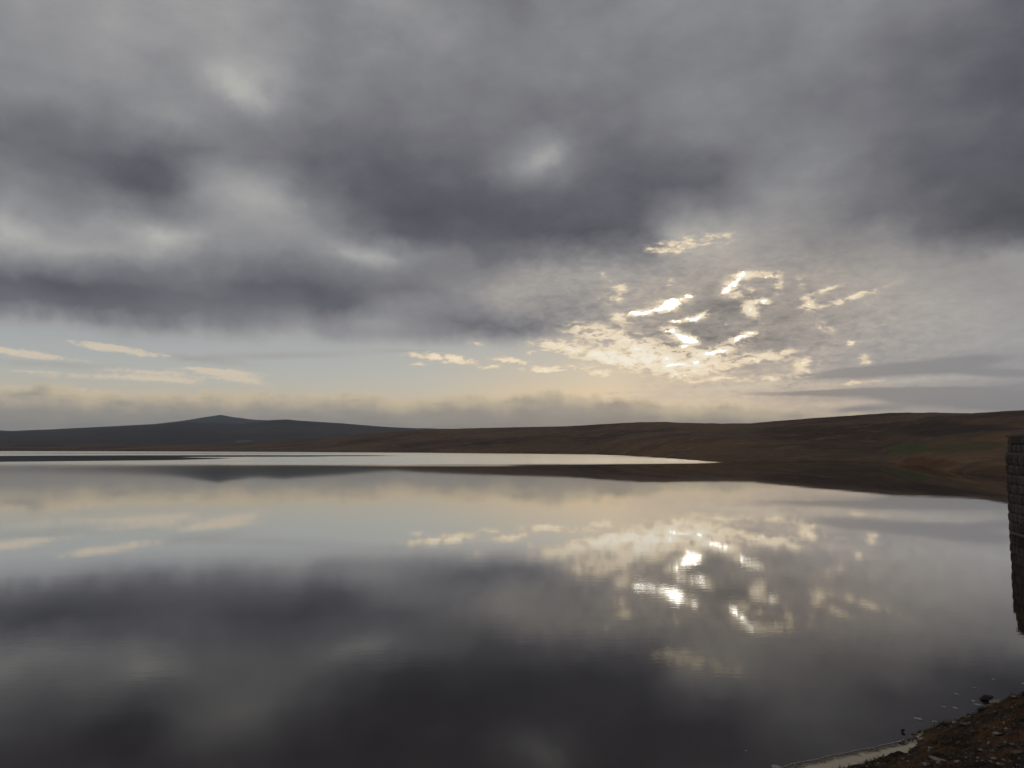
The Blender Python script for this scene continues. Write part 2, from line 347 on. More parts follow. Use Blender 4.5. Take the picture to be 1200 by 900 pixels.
streaks = t.smooth(t.noise(t.mapping(P, (0, 0, 0), 0, (.002, .03, 0)), 1, 3, .6), .35, .6, .55, 1.0)
ruff = ruff * (1.0 - calm_pool) * streaks * t.smooth(PX - PY * .27 + (wn - .5) * 40.0, 14.0, -12.0)
leftness = t.smooth(PX + PY * .25, 90.0, -110.0)
rough = .02 + leftness * t.smooth(PY, 60.0, 260.0) * (1.0 - calm_pool) * .065 + ruff * .07
t.put(b.inputs['Roughness'], rough)
near = t.smooth(PY, 400.0, 8.0)
w1 = t.noise(t.mapping(P, (0, 0, 0), R(-12), (1.1, 3.2, 0)), 1.0, 4, .55, dist=.3)
w3 = t.noise(t.mapping(P, (2, 7, 0), R(-20), (3.2, 9, 0)), 1.0, 2, .55)
w2 = t.noise(t.mapping(P, (9, 4, 0), R(18), (.10, .22, 0)), 1.0, 3, .5)
gust = t.smooth(t.noise(t.mapping(P, (3, 9, 0), R(-6), (.012, .05, 0)), 1, 3, .55), .38, .68, .25, 1.0)
bump(t, b, w1 * gust * t.smooth(PY, 130.0, 20.0, .0002, .0015) + w3 * gust * t.smooth(PY, 60.0, 18.0, 0.0, .0007) + w2 * .003, 1.0)
wv = [(-6000, -400, 0), (3000, -400, 0), (3000, 4500, 0), (-6000, 4500, 0)]
# on ruffled water only the wave faces turned towards the viewer are seen at such a low angle
gin = t.n.new('ShaderNodeNewGeometry'); bnode = [n for n in t.n if n.type == 'BUMP'][0]
tilt = t.vm('SCALE', V(t, gin.outputs['Incoming']), scale=ruff * .046)
nrm = t.vm('NORMALIZE', t.vm('ADD', V(t, bnode.outputs[0]), tilt))
fr = t.n.new('ShaderNodeFresnel'); fr.inputs[0].default_value = 1.333
bn = [n for n in t.n if n.type == 'BUMP'][0]; t.l.new(nrm.s, fr.inputs['Normal'])
F = V(t, fr.outputs[0]); F = t.m('MINIMUM', F * (F * 2.0 + 1.0), .97)
gl = t.n.new('ShaderNodeBsdfGlossy'); gl.distribution = 'MULTI_GGX'; t.put(gl.inputs['Roughness'], rough); t.l.new(nrm.s, gl.inputs['Normal'])
b.inputs['Specular IOR Level'].default_value = 0; b.inputs['Roughness'].default_value = .6
for l_ in list(t.nt.links):
    if l_.to_socket == b.inputs['Roughness']: t.nt.links.remove(l_)
ms = t.n.new('ShaderNodeMixShader'); t.put(ms.inputs[0], F); t.l.new(b.outputs[0], ms.inputs[1]); t.l.new(gl.outputs[0], ms.inputs[2])
t.l.new(ms.outputs[0], [n for n in t.n if n.type == 'OUTPUT_MATERIAL'][0].inputs[0])
water = mesh_obj('water', wv, [(0, 1, 2, 3)], mw, smooth=False); tag(water, kind='structure')

# ------------------------------------------------------------------ land materials
def moor(name, base, alt, light, scale=.01, patches=(), relief=1.5, wob=14):
    m, t, b = material(name, .95)
    P = pos(t)
    n1 = t.noise(t.mapping(P, (11, 5, 0), 0, (1, 1, 2)), scale, 6, .62)
    n2 = t.noise(t.mapping(P, (1, 25, 0)), scale * 9, 5, .65)
    n3 = t.noise(t.mapping(P, (1, 5, 0), 0, (1, .35, 1)), scale * 40, 3, .6)
    c = t.mix(t.smooth(n1, .35, .65), base, alt)
    c = t.mix(t.smooth(n2, .50, .72) * .6, c, light)
    for (cc_, c1_, c2_, colr, amt) in patches:
        a1, a2 = c1_ - cc_, c2_ - cc_; det = a1.x * a2.y - a1.y * a2.x
        wp = t.vm('ADD', P, t.vm('MULTIPLY', t.vm('SUBTRACT', t.noise(P, .02, 4, .6, color=True), (.5, .5, .5)), (wob, wob, 0)))
        wp = t.vm('MULTIPLY', wp, (1, 1, 0))
        sp_ = t.n.new('ShaderNodeSeparateXYZ'); t.put(sp_.inputs[0], wp); x_, y_ = V(t, sp_.outputs[0]), V(t, sp_.outputs[1])
        p_ = t.m('MULTIPLY_ADD', x_, a2.y / det, t.m('MULTIPLY_ADD', y_, -a2.x / det, (-cc_.x * a2.y + cc_.y * a2.x) / det))
        q_ = t.m('MULTIPLY_ADD', x_, -a1.y / det, t.m('MULTIPLY_ADD', y_, a1.x / det, (cc_.x * a1.y - cc_.y * a1.x) / det))
        f = t.smooth(t.m('POWER', .3679, p_ * p_ + q_ * q_) + (n2 - .5) * .7, .38, .62)
        c = t.mix(f * amt, c, colr)
    c = t.mix(t.smooth(n3, .35, .75, 0, .55), c, t.vm('SCALE', c, scale=.45))
    t.put(b.inputs['Base Color'], c)
    bump(t, b, n2 * 1.0 + n3 * .5, relief)
    return m

def hill(name, mat, crest, crest_dist, shore, x0, x1, nx=500, nt=70, power=.8, rough_amp=.02, seed=0., back=1.5, extra=None):
    """terrain sheet: rises from its foot to a crest whose outline is given by photographed directions, then falls away behind"""
    verts, faces = [], []
    a0, a1 = math.atan((x0 - 600) / FPX), math.atan((x1 - 600) / FPX)
    for i in range(nx + 1):
        a = a0 + (a1 - a0) * i / nx
        px = 600 + FPX * math.tan(a) if abs(a) < 1.35 else (1e5 if a > 0 else -1e5)
        pc_ = min(max(px, -3000), 4200)
        e = interp(crest, pc_); dr = interp(crest_dist, pc_); ds = interp(shore, pc_)
        # elevation angle of that outline pixel, taken for the real azimuth a
        dy = ray(min(max(px, -400), 1600), e)
        te = dy.z / math.hypot(dy.x, dy.y)
        H = CAM_H + te * dr
        for j in range(nt + 1):
            s = j / nt
            if s <= .72:
                k = s / .72; r = ds + (dr - ds) * k ** 1.25
                z = H * (k ** 1.25) ** power
                x, y = r * math.sin(a), r * math.cos(a)
                env = math.sin(math.pi * min(1, k)) ** .7
                z += fbm(x / dr * 7 + seed, y / dr * 7, seed, 6) * H * .10 * env
                z += fbm(x / dr * 60 + seed, y / dr * 60, seed, 3) * H * rough_amp * min(1, k * 5)
                z = max(z, -.3) if k > 0 else -1.2
                # never let the slope rise above the line of sight to the crest
                lim = CAM_H + te * r
                if z > lim - .01 * H * (1 - k): z = lim - .01 * H * (1 - k) + fbm(x / dr * 60, y / dr * 60, 2, 2) * H * rough_amp * .4
                if extra: z = extra(x, y, z)
            else:
                k = (s - .72) / .28; r = dr * (1 + (back - 1) * k)
                x, y = r * math.sin(a), r * math.cos(a)
                z = H * (1 - .8 * k) if k > 0 else H
                if k >= 1: z = -2
            verts.append((x, y, z))
    n = nt + 1
    for i in range(nx):
        for j in range(nt):
            faces.append((i * n + j, (i + 1) * n + j, (i + 1) * n + j + 1, i * n + j + 1))
    return tag(mesh_obj(name, verts, faces, mat), kind='structure')

BROWN = (.20, .118, .062, 1); DARKB = (.075, .046, .031, 1); STRAW = (.30, .20, .10, 1)
GREEN = (.075, .10, .028, 1); RUST = (.115, .050, .018, 1); OCHRE = (.19, .115, .04, 1)
near_crest = [(-3000, 519), (0, 520.5), (150, 521), (270, 520.5), (333, 517.5), (400, 511.7), (450, 506.5), (500, 503.3), (530, 502.2), (600, 500.5), (670, 499), (700, 497.2), (750, 494.5), (780, 494),
              (800, 495.2), (850, 496.2), (880, 496), (900, 494), (950, 490), (1000, 486.8), (1045, 483.3), (1095, 483.2), (1140, 484), (1170, 482), (1200, 480.4), (1300, 474), (1600, 466), (4200, 460)]
near_dist = [(-3000, 2600), (0, 2300), (270, 2100), (400, 1650), (600, 1350), (800, 1130), (1000, 940), (1180, 690), (1500, 560), (4200, 500)]
def dist_of(py): return CAM_H / math.tan(-R(E(py)))
near_shore = [(-3000, 1900), (0, dist_of(528)), (400, dist_of(530)), (600, dist_of(531.3)), (700, dist_of(532.5)), (745, dist_of(534.5)), (790, dist_of(537.5)), (825, dist_of(540.2)), (850, dist_of(541.2)), (900, dist_of(540)),
              (1030, dist_of(540)), (1060, dist_of(543)), (1090, dist_of(547)), (1130, dist_of(551)), (1180, dist_of(553.5)), (1300, dist_of(556)), (1600, 150), (4200, 120)]
moor_o = hill('moorland_hillside', None, near_crest, near_dist, near_shore, -900, 3300, 900, 90, .95, .012, 1.3)
from mathutils.bvhtree import BVHTree
def land_hits(o):
    tree = BVHTree.FromPolygons([v.co for v in o.data.vertices], [tuple(p.vertices) for p in o.data.polygons])
    def h_(px, py):
        r_ = tree.ray_cast(Vector((0, 0, CAM_H)), ray(px, py)); return r_[0] if r_[0] else ground_at(px, max(py, 530))
    return h_
L = land_hits(moor_o)
m_moor = moor('moor_grass', BROWN, DARKB, STRAW, .006, [
    (L(1066, 526), L(1104, 524), L(1066, 519), GREEN, .85), (L(1130, 523), L(1185, 521), L(1130, 517), (.085, .08, .03, 1), .7), (L(970, 531), L(1035, 530), L(970, 526), (.12, .10, .045, 1), .55),
    (L(1078, 542), L(1118, 544), L(1078, 536), RUST, .8), (L(1156, 545), L(1182, 544), L(1156, 540.5), OCHRE, .9), (L(1110, 503), L(1210, 501), L(1110, 493), (.055, .036, .027, 1), .85), (L(640, 520), L(700, 519), L(640, 516), (.12, .10, .05, 1), .4)], 1.2)
moor_o.data.materials.append(m_moor)

fell_crest = [(-3000, 515), (-300, 506), (0, 504.3), (14, 505), (60, 503), (130, 499.6), (180, 496.8), (212, 494.3), (250, 495.5), (280, 497), (300, 494.8), (318, 492.2), (338, 491.4), (350, 492.8), (400, 496), (450, 500), (480, 501.5), (560, 503), (700, 507), (900, 515), (4200, 515)]
fell_o = hill('distant_fell', None, fell_crest, [(-3000, 6000), (0, 5600), (600, 5200)], [(-3000, 2700), (0, 2500), (600, 1900)], -700, 900, 500, 60, 1.1, .010, 4.7, 1.3)
peak_crest = [(0, 515), (130, 503), (190, 496), (212, 493.2), (225, 491.3), (240, 488.8), (252, 487), (258, 486.2), (264, 487), (275, 489), (300, 492.0), (320, 492.6), (340, 495), (380, 503), (460, 515)]
L = land_hits(fell_o)
m_fell = moor('fell_grass', (.115, .092, .078, 1), (.075, .062, .058, 1), (.17, .135, .095, 1), .0012, [(L(285, 517.3), L(298, 516.2), L(285, 515.8), (.22, .21, .19, 1), .9)], 6, 40)
fell_o.data.materials.append(m_fell)
hill('distant_peak', m_fell, peak_crest, [(0, 9200), (460, 9200)], [(0, 6900), (460, 6900)], 60, 440, 160, 50, 1.0, .010, 8.2, 1.15)


# ------------------------------------------------------------------ ground sheet below everything
gv, gf = [(0, 0, -2.2)], []
for k in range(64):
    gv.append((14000 * math.cos(k * math.tau / 64), 14000 * math.sin(k * math.tau / 64), -2.2))
for k in range(64): gf.append((0, 1 + k, 1 + (k + 1) % 64))
tag(mesh_obj('ground', gv, gf, m_fell), kind='structure')

# ------------------------------------------------------------------ the near bank
A = ground_at(930, 896); B = ground_at(1200, 812)
U = Vector((B.x - A.x, B.y - A.y)).normalized(); N = Vector((U.y, -U.x))      # along the shore, and inland
def sd(p): q = Vector((p[0] - A.x, p[1] - A.y)); return q.dot(U), q.dot(N)
def offs(pts): return sorted(sd(ground_at(*p)) for p in pts)
SHORE = offs([(930, 896.5), (985, 885), (1020, 877), (1042, 872.5), (1060, 868), (1068, 859), (1085, 853.5), (1103, 850), (1120, 847), (1130, 839), (1146, 833), (1156, 826), (1170, 821.5), (1185, 817.5), (1200, 813), (1230, 803)])
EDGE = offs([(965, 905), (985, 900), (1003, 895), (1013, 890), (1026, 893), (1040, 889), (1052, 882), (1060, 873), (1066, 864), (1085, 856), (1103, 852), (1120, 850), (1130, 845), (1146, 838), (1156, 832), (1170, 826), (1200, 817)])
def shore_d(s_): return interp(SHORE, s_) + fbm(s_ * 1.6, 3.3, 0, 4) * .05
def edge_d(s_): return max(interp(EDGE, s_) + .22 * sstep(-s_, -4.2, -3.2) + fbm(s_ * 2.2, 7.3, 0, 5) * .10, shore_d(s_) + .03)
def sstep(x, a, b):
    t_ = min(1, max(0, (x - a) / (b - a))); return t_ * t_ * (3 - 2 * t_)
def bank_z(x, y):
    s_, d_ = sd((x, y)); d0 = shore_d(s_); e0 = edge_d(s_)
    if d_ < d0: return max(-1.6, (d_ - d0) * .5)
    z = (min(d_, e0) - d0) * .07
    if d_ > e0:
        k = d_ - e0
        z += .05 * sstep(k, -.01, .12) + .37 * min(k, 7.5) + .10 * min(k, 3)
        if k > 7.5: z += .03 * (k - 7.5)
        rough_ = sstep(k, 0, .4)
        z += rough_ * (fbm(x * 1.1, y * 1.1, 2, 5) * .10 + fbm(x * 5, y * 5, 7, 4) * .05 + abs(fbm(x * 2.4, y * 2.4, 5, 3)) * .07)
    else:
        z += fbm(x * 6, y * 6, 1, 3) * .006
    return z
def spaced(lo, hi, a, b, fine_, grow=1.35):
    out = []; x = a; st = fine_
    while x > lo: out.append(x); x -= st; st *= grow
    out.append(lo); out.reverse(); x = a + fine_
    while x < b: out.append(x); x += fine_
    st = fine_
    while x < hi: out.append(x); x += st; st *= grow
    out.append(hi); return out
Ss = spaced(-400, 200, -2.5, 12.5, .035); Ds = spaced(-3, 220, -.5, 4.2, .032)
bv, bf = [], []
for s_ in Ss:
    for d_ in Ds:
        x = A.x + U.x * s_ + N.x * d_; y = A.y + U.y * s_ + N.y * d_
        bv.append((x, y, bank_z(x, y)))
nd = len(Ds)
for i in range(len(Ss) - 1):
    for j in range(nd - 1):
        bf.append((i * nd + j, i * nd + j + 1, (i + 1) * nd + j + 1, (i + 1) * nd + j))
mb, t, b = material('bank_earth', .85)
P = pos(t)
b.inputs['Specular IOR Level'].default_value = .25
n1 = t.noise(P, 1.3, 5, .6); n2 = t.noise(P, 7, 6, .65); n3 = t.noise(P, 30, 4, .6)
c = t.mix(t.smooth(n1, .38, .62), (.020, .012, .008, 1), (.100, .043, .014, 1))
c = t.mix(t.smooth(n2, .52, .68) * .7, c, (.060, .055, .022, 1))
c = t.mix(t.smooth(t.noise(t.mapping(P, (4, 4, 4)), 11, 5, .7), .60, .70) * .8, c, (.20, .165, .11, 1))
c = t.mix(t.smooth(n3, .5, .35) * .8, c, (.012, .009, .007, 1))
sand = t.mix(n3, (.72, .62, .46, 1), (.52, .44, .32, 1))
spz = t.n.new('ShaderNodeSeparateXYZ'); t.put(spz.inputs[0], P); PZ = V(t, spz.outputs[2])
at_ = t.n.new('ShaderNodeAttribute'); at_.attribute_name = 'sandy'
sandy = V(t, at_.outputs['Fac'])
c = t.mix(t.smooth(sandy + (n2 - .5) * .35, .42, .58), c, sand)
c = t.mix(t.smooth(PZ, .018, .004) * .75, c, (.035, .028, .02, 1))
t.put(b.inputs['Base Color'], c)
bump(t, b, n2 * .6 + n3 * .4, .05)
bank_o = mesh_obj('shore_bank', bv, bf, mb); tag(bank_o, kind='structure')
att = bank_o.data.attributes.new('sandy', 'FLOAT', 'POINT')
vals = []
for s_ in Ss:
    d0 = shore_d(s_); e0 = edge_d(s_)
    for d_ in Ds: vals.append(sstep(d_, d0 - .02, d0 + .03) * (1 - sstep(d_, e0 - .03, e0 + .02)) if -30 < s_ < 12 and e0 - d0 > .06 else 0)
att.data.foreach_set('value', vals)
def hit(px, py):
    """first point of the bank or water seen at a photograph pixel"""
    d_ = ray(px, py); k = 8.0
    while k < 60:
        p = Vector((0, 0, CAM_H)) + d_ * k
        if p.z < max(0, bank_z(p.x, p.y)): return Vector((p.x, p.y, max(0, bank_z(p.x, p.y))))
        k += .02
    return ground_at(px, py)

# ------------------------------------------------------------------ stones, scraps and growth on the bank
def rock_mesh(name, sx, sy, sz, seed, mat, sub=2, rough_=.28, flat=.6):
    bm = bmesh.new(); bmesh.ops.create_icosphere(bm, subdivisions=sub, radius=1)
    for v in bm.verts:
        n_ = v.co.normalized()
        k = 1 + mnoise.fractal(n_ * 1.1 + Vector((seed * 3.1, seed, 0)), 1, 2, 4) * rough_ * 1.6
        q = n_ * k
        for a_ in range(5):        # a few broken facets
            h = Vector((math.sin(seed * 7 + a_ * 2.1), math.cos(seed * 3 + a_ * 1.7), math.sin(a_ * 1.3 + seed))).normalized()
            ex = q.dot(h) - .72
            if ex > 0: q -= h * ex * .9
        v.co = Vector((q.x * sx, q.y * sy, (q.z if q.z > 0 else q.z * flat) * sz))
    me = bpy.data.meshes.new(name); bm.to_mesh(me); bm.free(); me.materials.append(mat)
    me.polygons.foreach_set('use_smooth', [False] * len(me.polygons))
    return me
def rock_mat(name, a_, b_, rough_=.8, spec=.3, vary=0):
    m, t, b = material(name, rough_); b.inputs['Specular IOR Level'].default_value = spec
    tcn = t.n.new('ShaderNodeTexCoord'); O = V(t, tcn.outputs['Object'])
    n_ = t.noise(O, 14, 6, .65)
    cx_ = t.mix(t.smooth(n_, .35, .65), a_, b_)
    if vary:
        oi = t.n.new('ShaderNodeObjectInfo'); rv_ = V(t, oi.outputs['Random'])
        cx_ = t.mix(t.smooth(rv_, .0, 1.0, .0, vary), cx_, (.21, .17, .135, 1))
    t.put(b.inputs['Base Color'], cx_); bump(t, b, n_, .02)
    return m
m_pale = rock_mat('pale_stone', (.34, .29, .22, 1), (.13, .105, .08, 1))
m_grey = rock_mat('grey_stone', (.16, .14, .125, 1), (.08, .07, .06, 1))
m_dark = rock_mat('dark_stone', (.030, .027, .025, 1), (.012, .011, .010, 1), .6)
m_foam = rock_mat('foam', (.46, .44, .39, 1), (.28, .26, .22, 1), .7)
PX2M = lambda p: (p - Vector((0, 0, CAM_H))).length / FPX
def rock(px, py, w, h, mat, label, seed, name='stone', cat='stone', group='stones on the near bank', sink=.3, depth=.8):
    p = hit(px, py); k = PX2M(p)
    sx, sz = w * k / 2 * .85, h * k / 2 * .85
    me = rock_mesh(name, sx, max(sx * depth, .02), sz, seed, mat, 2, .5)
    o = bpy.data.objects.new(name, me); col.objects.link(o)
    o.location = (p.x, p.y, p.z + sz * (1 - sink)); o.rotation_euler = (0, 0, math.sin(seed * 5) * .5)
    tag(o, label, cat, group); return o
G = 'stones along the waterline'
rock(1156, 820, 15, 6, m_dark, 'wedge-shaped black rock at the waterline, largest of the dark rocks', 1.3, group=G)
rock(1058, 858, 4.5, 4, m_dark, 'small black rock standing alone in the water off the sandy strip', 2.3, group=G)
rock(1107, 850, 6, 4, m_dark, 'low black stone on the edge of the bank left of the upright pale stone', 3.1, group=G)
rock(1200, 815, 8, 5, m_dark, 'black stone at the waterline by the right edge of the photo', 4.4, group=G)
rock(1125, 845, 6, 8, m_pale, 'upright pale stone at the waterline, tallest of the pale ones', 5.2, group=G)
rock(1119, 848, 7, 3.4, m_pale, 'low pale stone leaning against the left foot of the upright pale stone', 6.2, group=G)
rock(1169, 824, 19, 3.6, m_pale, 'long flat pale slab at the waterline right behind the black wedge-shaped rock', 7.7, group=G)
rock(1189, 817.5, 8, 2.6, m_pale, 'small flat pale stone at the waterline between the long slab and the right edge', 8.1, group=G)
rock(1131, 849.5, 10, 3, m_grey, 'flat grey stone just right of the upright pale stone', 9.6, group=G)
rock(1071, 866, 9, 3.5, m_grey, 'grey stone where the sandy strip ends against the peat', 10.6, group=G)
rock(1150, 832, 12, 4, m_dark, 'dark flat stone at the water below the black wedge-shaped rock', 11.6, group=G)
for i, (x, y, w, h, m_, lab) in enumerate([
    (1080, 868, 9, 4, m_pale, 'pale slanting stone nearest the right end of the sandy strip'),
    (1091, 879, 6, 4, m_pale, 'small pale stone below the slanting one, in brown peat'),
    (1101, 893, 17, 4.5, m_pale, 'widest pale flat stone at the bottom of the bank'),
    (1085, 898, 7, 4, m_pale, 'pale stone at the lower left of the widest flat stone'),
    (1123, 895, 8, 5, m_pale, 'pale pointed stone just right of the widest flat stone'),
    (1140, 858, 6, 3, m_grey, 'greyish stone alone in the dark middle of the bank'),
    (1133, 852, 5, 4, m_grey, 'small reddish grey stone under the upright pale stone'),
    (1169, 861, 8, 3, m_pale, 'flat pale stone in the middle right of the bank, upper one of a close pair'),
    (1180, 856, 7, 2.5, m_pale, 'thin pale stone highest up at the right of the bank'),
    (1159, 874, 5, 4.5, m_pale, 'bright round stone below the flat pale one, brightest on the bank'),
    (1169, 876, 4, 3, m_grey, 'little grey stone touching the right of the bright round stone'),
    (1163, 882, 5, 3.5, m_grey, 'grey stone straight below the bright round stone'),
    (1166, 891, 8, 3.5, m_pale, 'pale stone with a notch, low on the right half of the bank'),
    (1152, 894, 6, 3, m_grey, 'grey stone left of the notched pale stone'),
    (1171, 897, 6, 3, m_pale, 'pale stone at the bottom edge under the notched one'),
    (1193, 884, 14, 4, m_grey, 'broad tan stone near the lower right corner'),
    (1188, 874, 8, 3, m_grey, 'tan stone above the broad tan one near the right edge')]):
    rock(x, y, w, h, m_, lab, 20.3 + i * 1.7)
for i, (x, y, w, lab) in enumerate([
    (1120, 813, 5, 'pale fleck on the water, alone to the upper left of the black wedge-shaped rock'),
    (1142, 806, 4, 'faint fleck on the water straight above the black wedge-shaped rock'),
    (1106, 828.5, 5, 'left one of two pale flecks side by side on the water'),
    (1119, 829.5, 6, 'right one of two pale flecks side by side on the water'),
    (1076, 842.5, 8, 'longest pale fleck on the water, off the middle of the bank'),
    (1095, 845.5, 5, 'roundish pale fleck close to the edge of the peat'),
    (1141, 821.5, 5, 'pale fleck touching the left side of the black wedge-shaped rock'),
    (1146, 826, 6, 'pale fleck just below the black wedge-shaped rock'),
    (1164, 796, 4, 'faintest fleck on the water, farthest from the bank'),
    (1199, 801, 4, 'pale fleck on the water at the right edge of the photo'),
    (874, 880, 3, 'tiny fleck alone on the dark water well left of the bank'),
    (909, 898.5, 10, 'white clot of foam at the left end of the shore foam line')]):
    p = ground_at(x, y); k = PX2M(p); sx = w * k / 2 * .8
    me = rock_mesh('foam_fleck', sx, sx * 1.4, .006, 50 + i * 2.3, m_foam, 2, .5)
    o = bpy.data.objects.new('foam_fleck', me); col.objects.link(o); o.location = (p.x, p.y, .003); o.rotation_euler[2] = i
    tag(o, lab, 'foam', 'foam flecks floating off the bank')

class Pile:
    """many little shapes joined into one mesh"""
    def __init__(s): s.v = []; s.f = []
    def add(s, vs, fs):
        n_ = len(s.v); s.v += vs; s.f += [tuple(i + n_ for i in f) for f in fs]
rnd = random.Random(3)
OCT = [(1, 0, 0), (-1, 0, 0), (0, 1, 0), (0, -1, 0), (0, 0, 1), (0, 0, -1)]
OCF = [(0, 2, 4), (2, 1, 4), (1, 3, 4), (3, 0, 4), (2, 0, 5), (1, 2, 5), (3, 1, 5), (0, 3, 5)]
def scatter_pebbles(n_, mat, name, smin, smax, seed, near=False):
    pl = Pile(); r_ = random.Random(seed)
    for _ in range(n_):
        s_ = r_.uniform(2.6 if name == 'dark_gravel' else -2, 13); k = abs(r_.gauss(0, .10)) if near else r_.uniform(0, 4.5)
        d_ = (shore_d(s_) + .02 if near else edge_d(s_)) + k
        x = A.x + U.x * s_ + N.x * d_; y = A.y + U.y * s_ + N.y * d_; z = bank_z(x, y)
        c_ = smin + (smax - smin) * r_.random() ** 2.5; an = r_.uniform(0, 6.3)
        vs = []
        for (a_, b_, e_) in OCT:
            j = r_.uniform(.7, 1.25)
            xx, yy = a_ * c_ * j, b_ * c_ * j * .7
            vs.append((x + xx * math.cos(an) - yy * math.sin(an), y + xx * math.sin(an) + yy * math.cos(an), z + e_ * c_ * .5 * j + c_ * .2))
        pl.add(vs, OCF)
    tag(mesh_obj(name, pl.v, pl.f, mat, smooth=False), kind='stuff')
scatter_pebbles(1500, m_grey, 'grey_pebbles', .008, .045, 11)
scatter_pebbles(900, m_pale, 'pale_pebbles', .006, .045, 12)
scatter_pebbles(500, m_dark, 'dark_gravel', .01, .05, 14, True)
scatter_pebbles(420, m_foam, 'shore_froth', .006, .024, 13, True)
scatter_pebbles(500, m_grey, 'shore_gravel', .008, .03, 17, True)

def foliage(name, c0, c1, c2):
    m, t, b = material(name, .8)
    P = pos(t); n_ = t.noise(P, 3.0, 4, .6); n_2 = t.noise(P, 26, 2, .6)
    t.put(b.inputs['Base Color'], t.mix(t.smooth(n_2, .58, .7), t.mix(t.smooth(n_, .4, .6), c0, c1), c2)); return m
m_grass = foliage('bank_grass', (.060, .028, .012, 1), (.065, .052, .018, 1), (.24, .18, .09, 1))
pl = Pile(); r_ = random.Random(5)
for _ in range(1700):
    s_ = r_.uniform(-2, 13); d_ = edge_d(s_) + r_.random() ** 1.3 * 4.2 + .02
    x = A.x + U.x * s_ + N.x * d_; y = A.y + U.y * s_ + N.y * d_
    if fbm(x * .9, y * .9, 3, 3) < -.12: continue
    z = bank_z(x, y); n_ = r_.randint(5, 11)
    for q in range(n_):
        an = r_.uniform(0, 6.3); L = r_.uniform(.03, .11); w = r_.uniform(.002, .005); le = r_.uniform(.3, 1.1)
        bx, by = x + r_.gauss(0, .02), y + r_.gauss(0, .02)
        dx, dy = math.cos(an), math.sin(an)
        m1 = (bx + dx * L * le * .4, by + dy * L * le * .4, z + L * .6); tp = (bx + dx * L * le, by + dy * L * le, z + L * (.9 - le * .4))
        pl.add([(bx - dy * w, by + dx * w, z - .01), (bx + dy * w, by - dx * w, z - .01), (m1[0] - dy * w * .7, m1[1] + dx * w * .7, m1[2]), (m1[0] + dy * w * .7, m1[1] - dx * w * .7, m1[2]), tp],
               [(0, 1, 3, 2), (2, 3, 4)])
tag(mesh_obj('moorland_grass', pl.v, pl.f, m_grass, smooth=False), kind='stuff')

# thin line of froth lying on the water's edge beside the sand
pl = Pile(); n_ = 260; prev = None
for i in range(n_ + 1):
    s_ = -1.0 + 5.2 * i / n_
    if s_ > sd(ground_at(1062, 867))[0]: break
    d_ = shore_d(s_) - .035 + .01 * fbm(s_ * 5, 1, 1, 3); w = .012 + .010 * abs(fbm(s_ * 9, 4, 0, 3)) * 2
    q = [(A.x + U.x * s_ + N.x * (d_ + e_), A.y + U.y * s_ + N.y * (d_ + e_), z_) for e_, z_ in ((-w, .002), (0, .014), (w, .002))]
    if prev: pl.add(prev + q, [(0, 3, 4, 1), (1, 4, 5, 2)])
    prev = q
tag(mesh_obj('froth_line', pl.v, pl.f, m_foam), kind='stuff')

# ------------------------------------------------------------------ stone tower standing in the water
C0 = ground_at(1184, 623.5); C1 = ground_at(1200, 628.5)
TU = Vector((C1.x - C0.x, C1.y - C0.y)).normalized(); SIDE = 5.0
TN = Vector((TU.y, -TU.x))
if TN.dot(Vector((C0.x, C0.y))) > 0: TN = -TN                 # outward normal of the face that is seen
TD = math.hypot(C0.x, C0.y)
def zr(py):                                                     # height whose mirror image shows at row py
    return TD * math.tan(-R(azel(1190, py)[1])) - CAM_H
tower = bpy.data.objects.new('stone_tower', None); col.objects.link(tower)
cen = Vector((C0.x, C0.y)) + TU * SIDE / 2 - TN * SIDE / 2
tower.location = (cen.x, cen.y, 0); tower.rotation_euler[2] = math.atan2(TU.y, TU.x)
tag(tower, 'square dark stone tower standing in the water at the right edge', 'tower')
m_block = rock_mat('tower_stone', (.085, .068, .058, 1), (.036, .029, .025, 1), .85, .2, .35)
m_mortar, _, bb = material('mortar', .95); bb.inputs['Base Color'].default_value = (.03, .026, .023, 1)
sgn = 1 if TN.dot(Vector((math.cos(tower.rotation_euler[2] - math.pi / 2), math.sin(tower.rotation_euler[2] - math.pi / 2)))) > 0 else -1
H1 = zr(715); H2 = zr(739); H3 = zr(746); h = SIDE / 2
def block_mesh(name, lx, lz, dep, seed):
    r_ = random.Random(seed); j = .035
    v = [(-lx / 2, 0, -lz / 2), (lx / 2, 0, -lz / 2), (lx / 2, 0, lz / 2), (-lx / 2, 0, lz / 2)]
    v += [(-lx / 2, -.03, -lz / 2), (lx / 2, -.03, -lz / 2), (lx / 2, -.03, lz / 2), (-lx / 2, -.03, lz / 2)]
    for a_, b_ in ((-.3, -.28), (.3, -.3), (.28, .3), (-.3, .27)):
        v.append(((a_ + r_.uniform(-.1, .1)) * lx, -.03 - dep * r_.uniform(.5, 1.3), (b_ + r_.uniform(-.1, .1)) * lz))
    f = [(0, 1, 5, 4), (1, 2, 6, 5), (2, 3, 7, 6), (3, 0, 4, 7), (4, 5, 9, 8), (5, 6, 10, 9), (6, 7, 11, 10), (7, 4, 8, 11), (8, 9, 10, 11)]
    me = bpy.data.meshes.new(name); me.from_pydata(v, [], f); me.materials.append(m_block); return me
def cbox(name, x0, x1, y0, y1, z0, z1, mat, parent):
    o = box_mesh(name, (x0, y0, z0), (x1, y1, z1), mat); o.parent = parent; return o
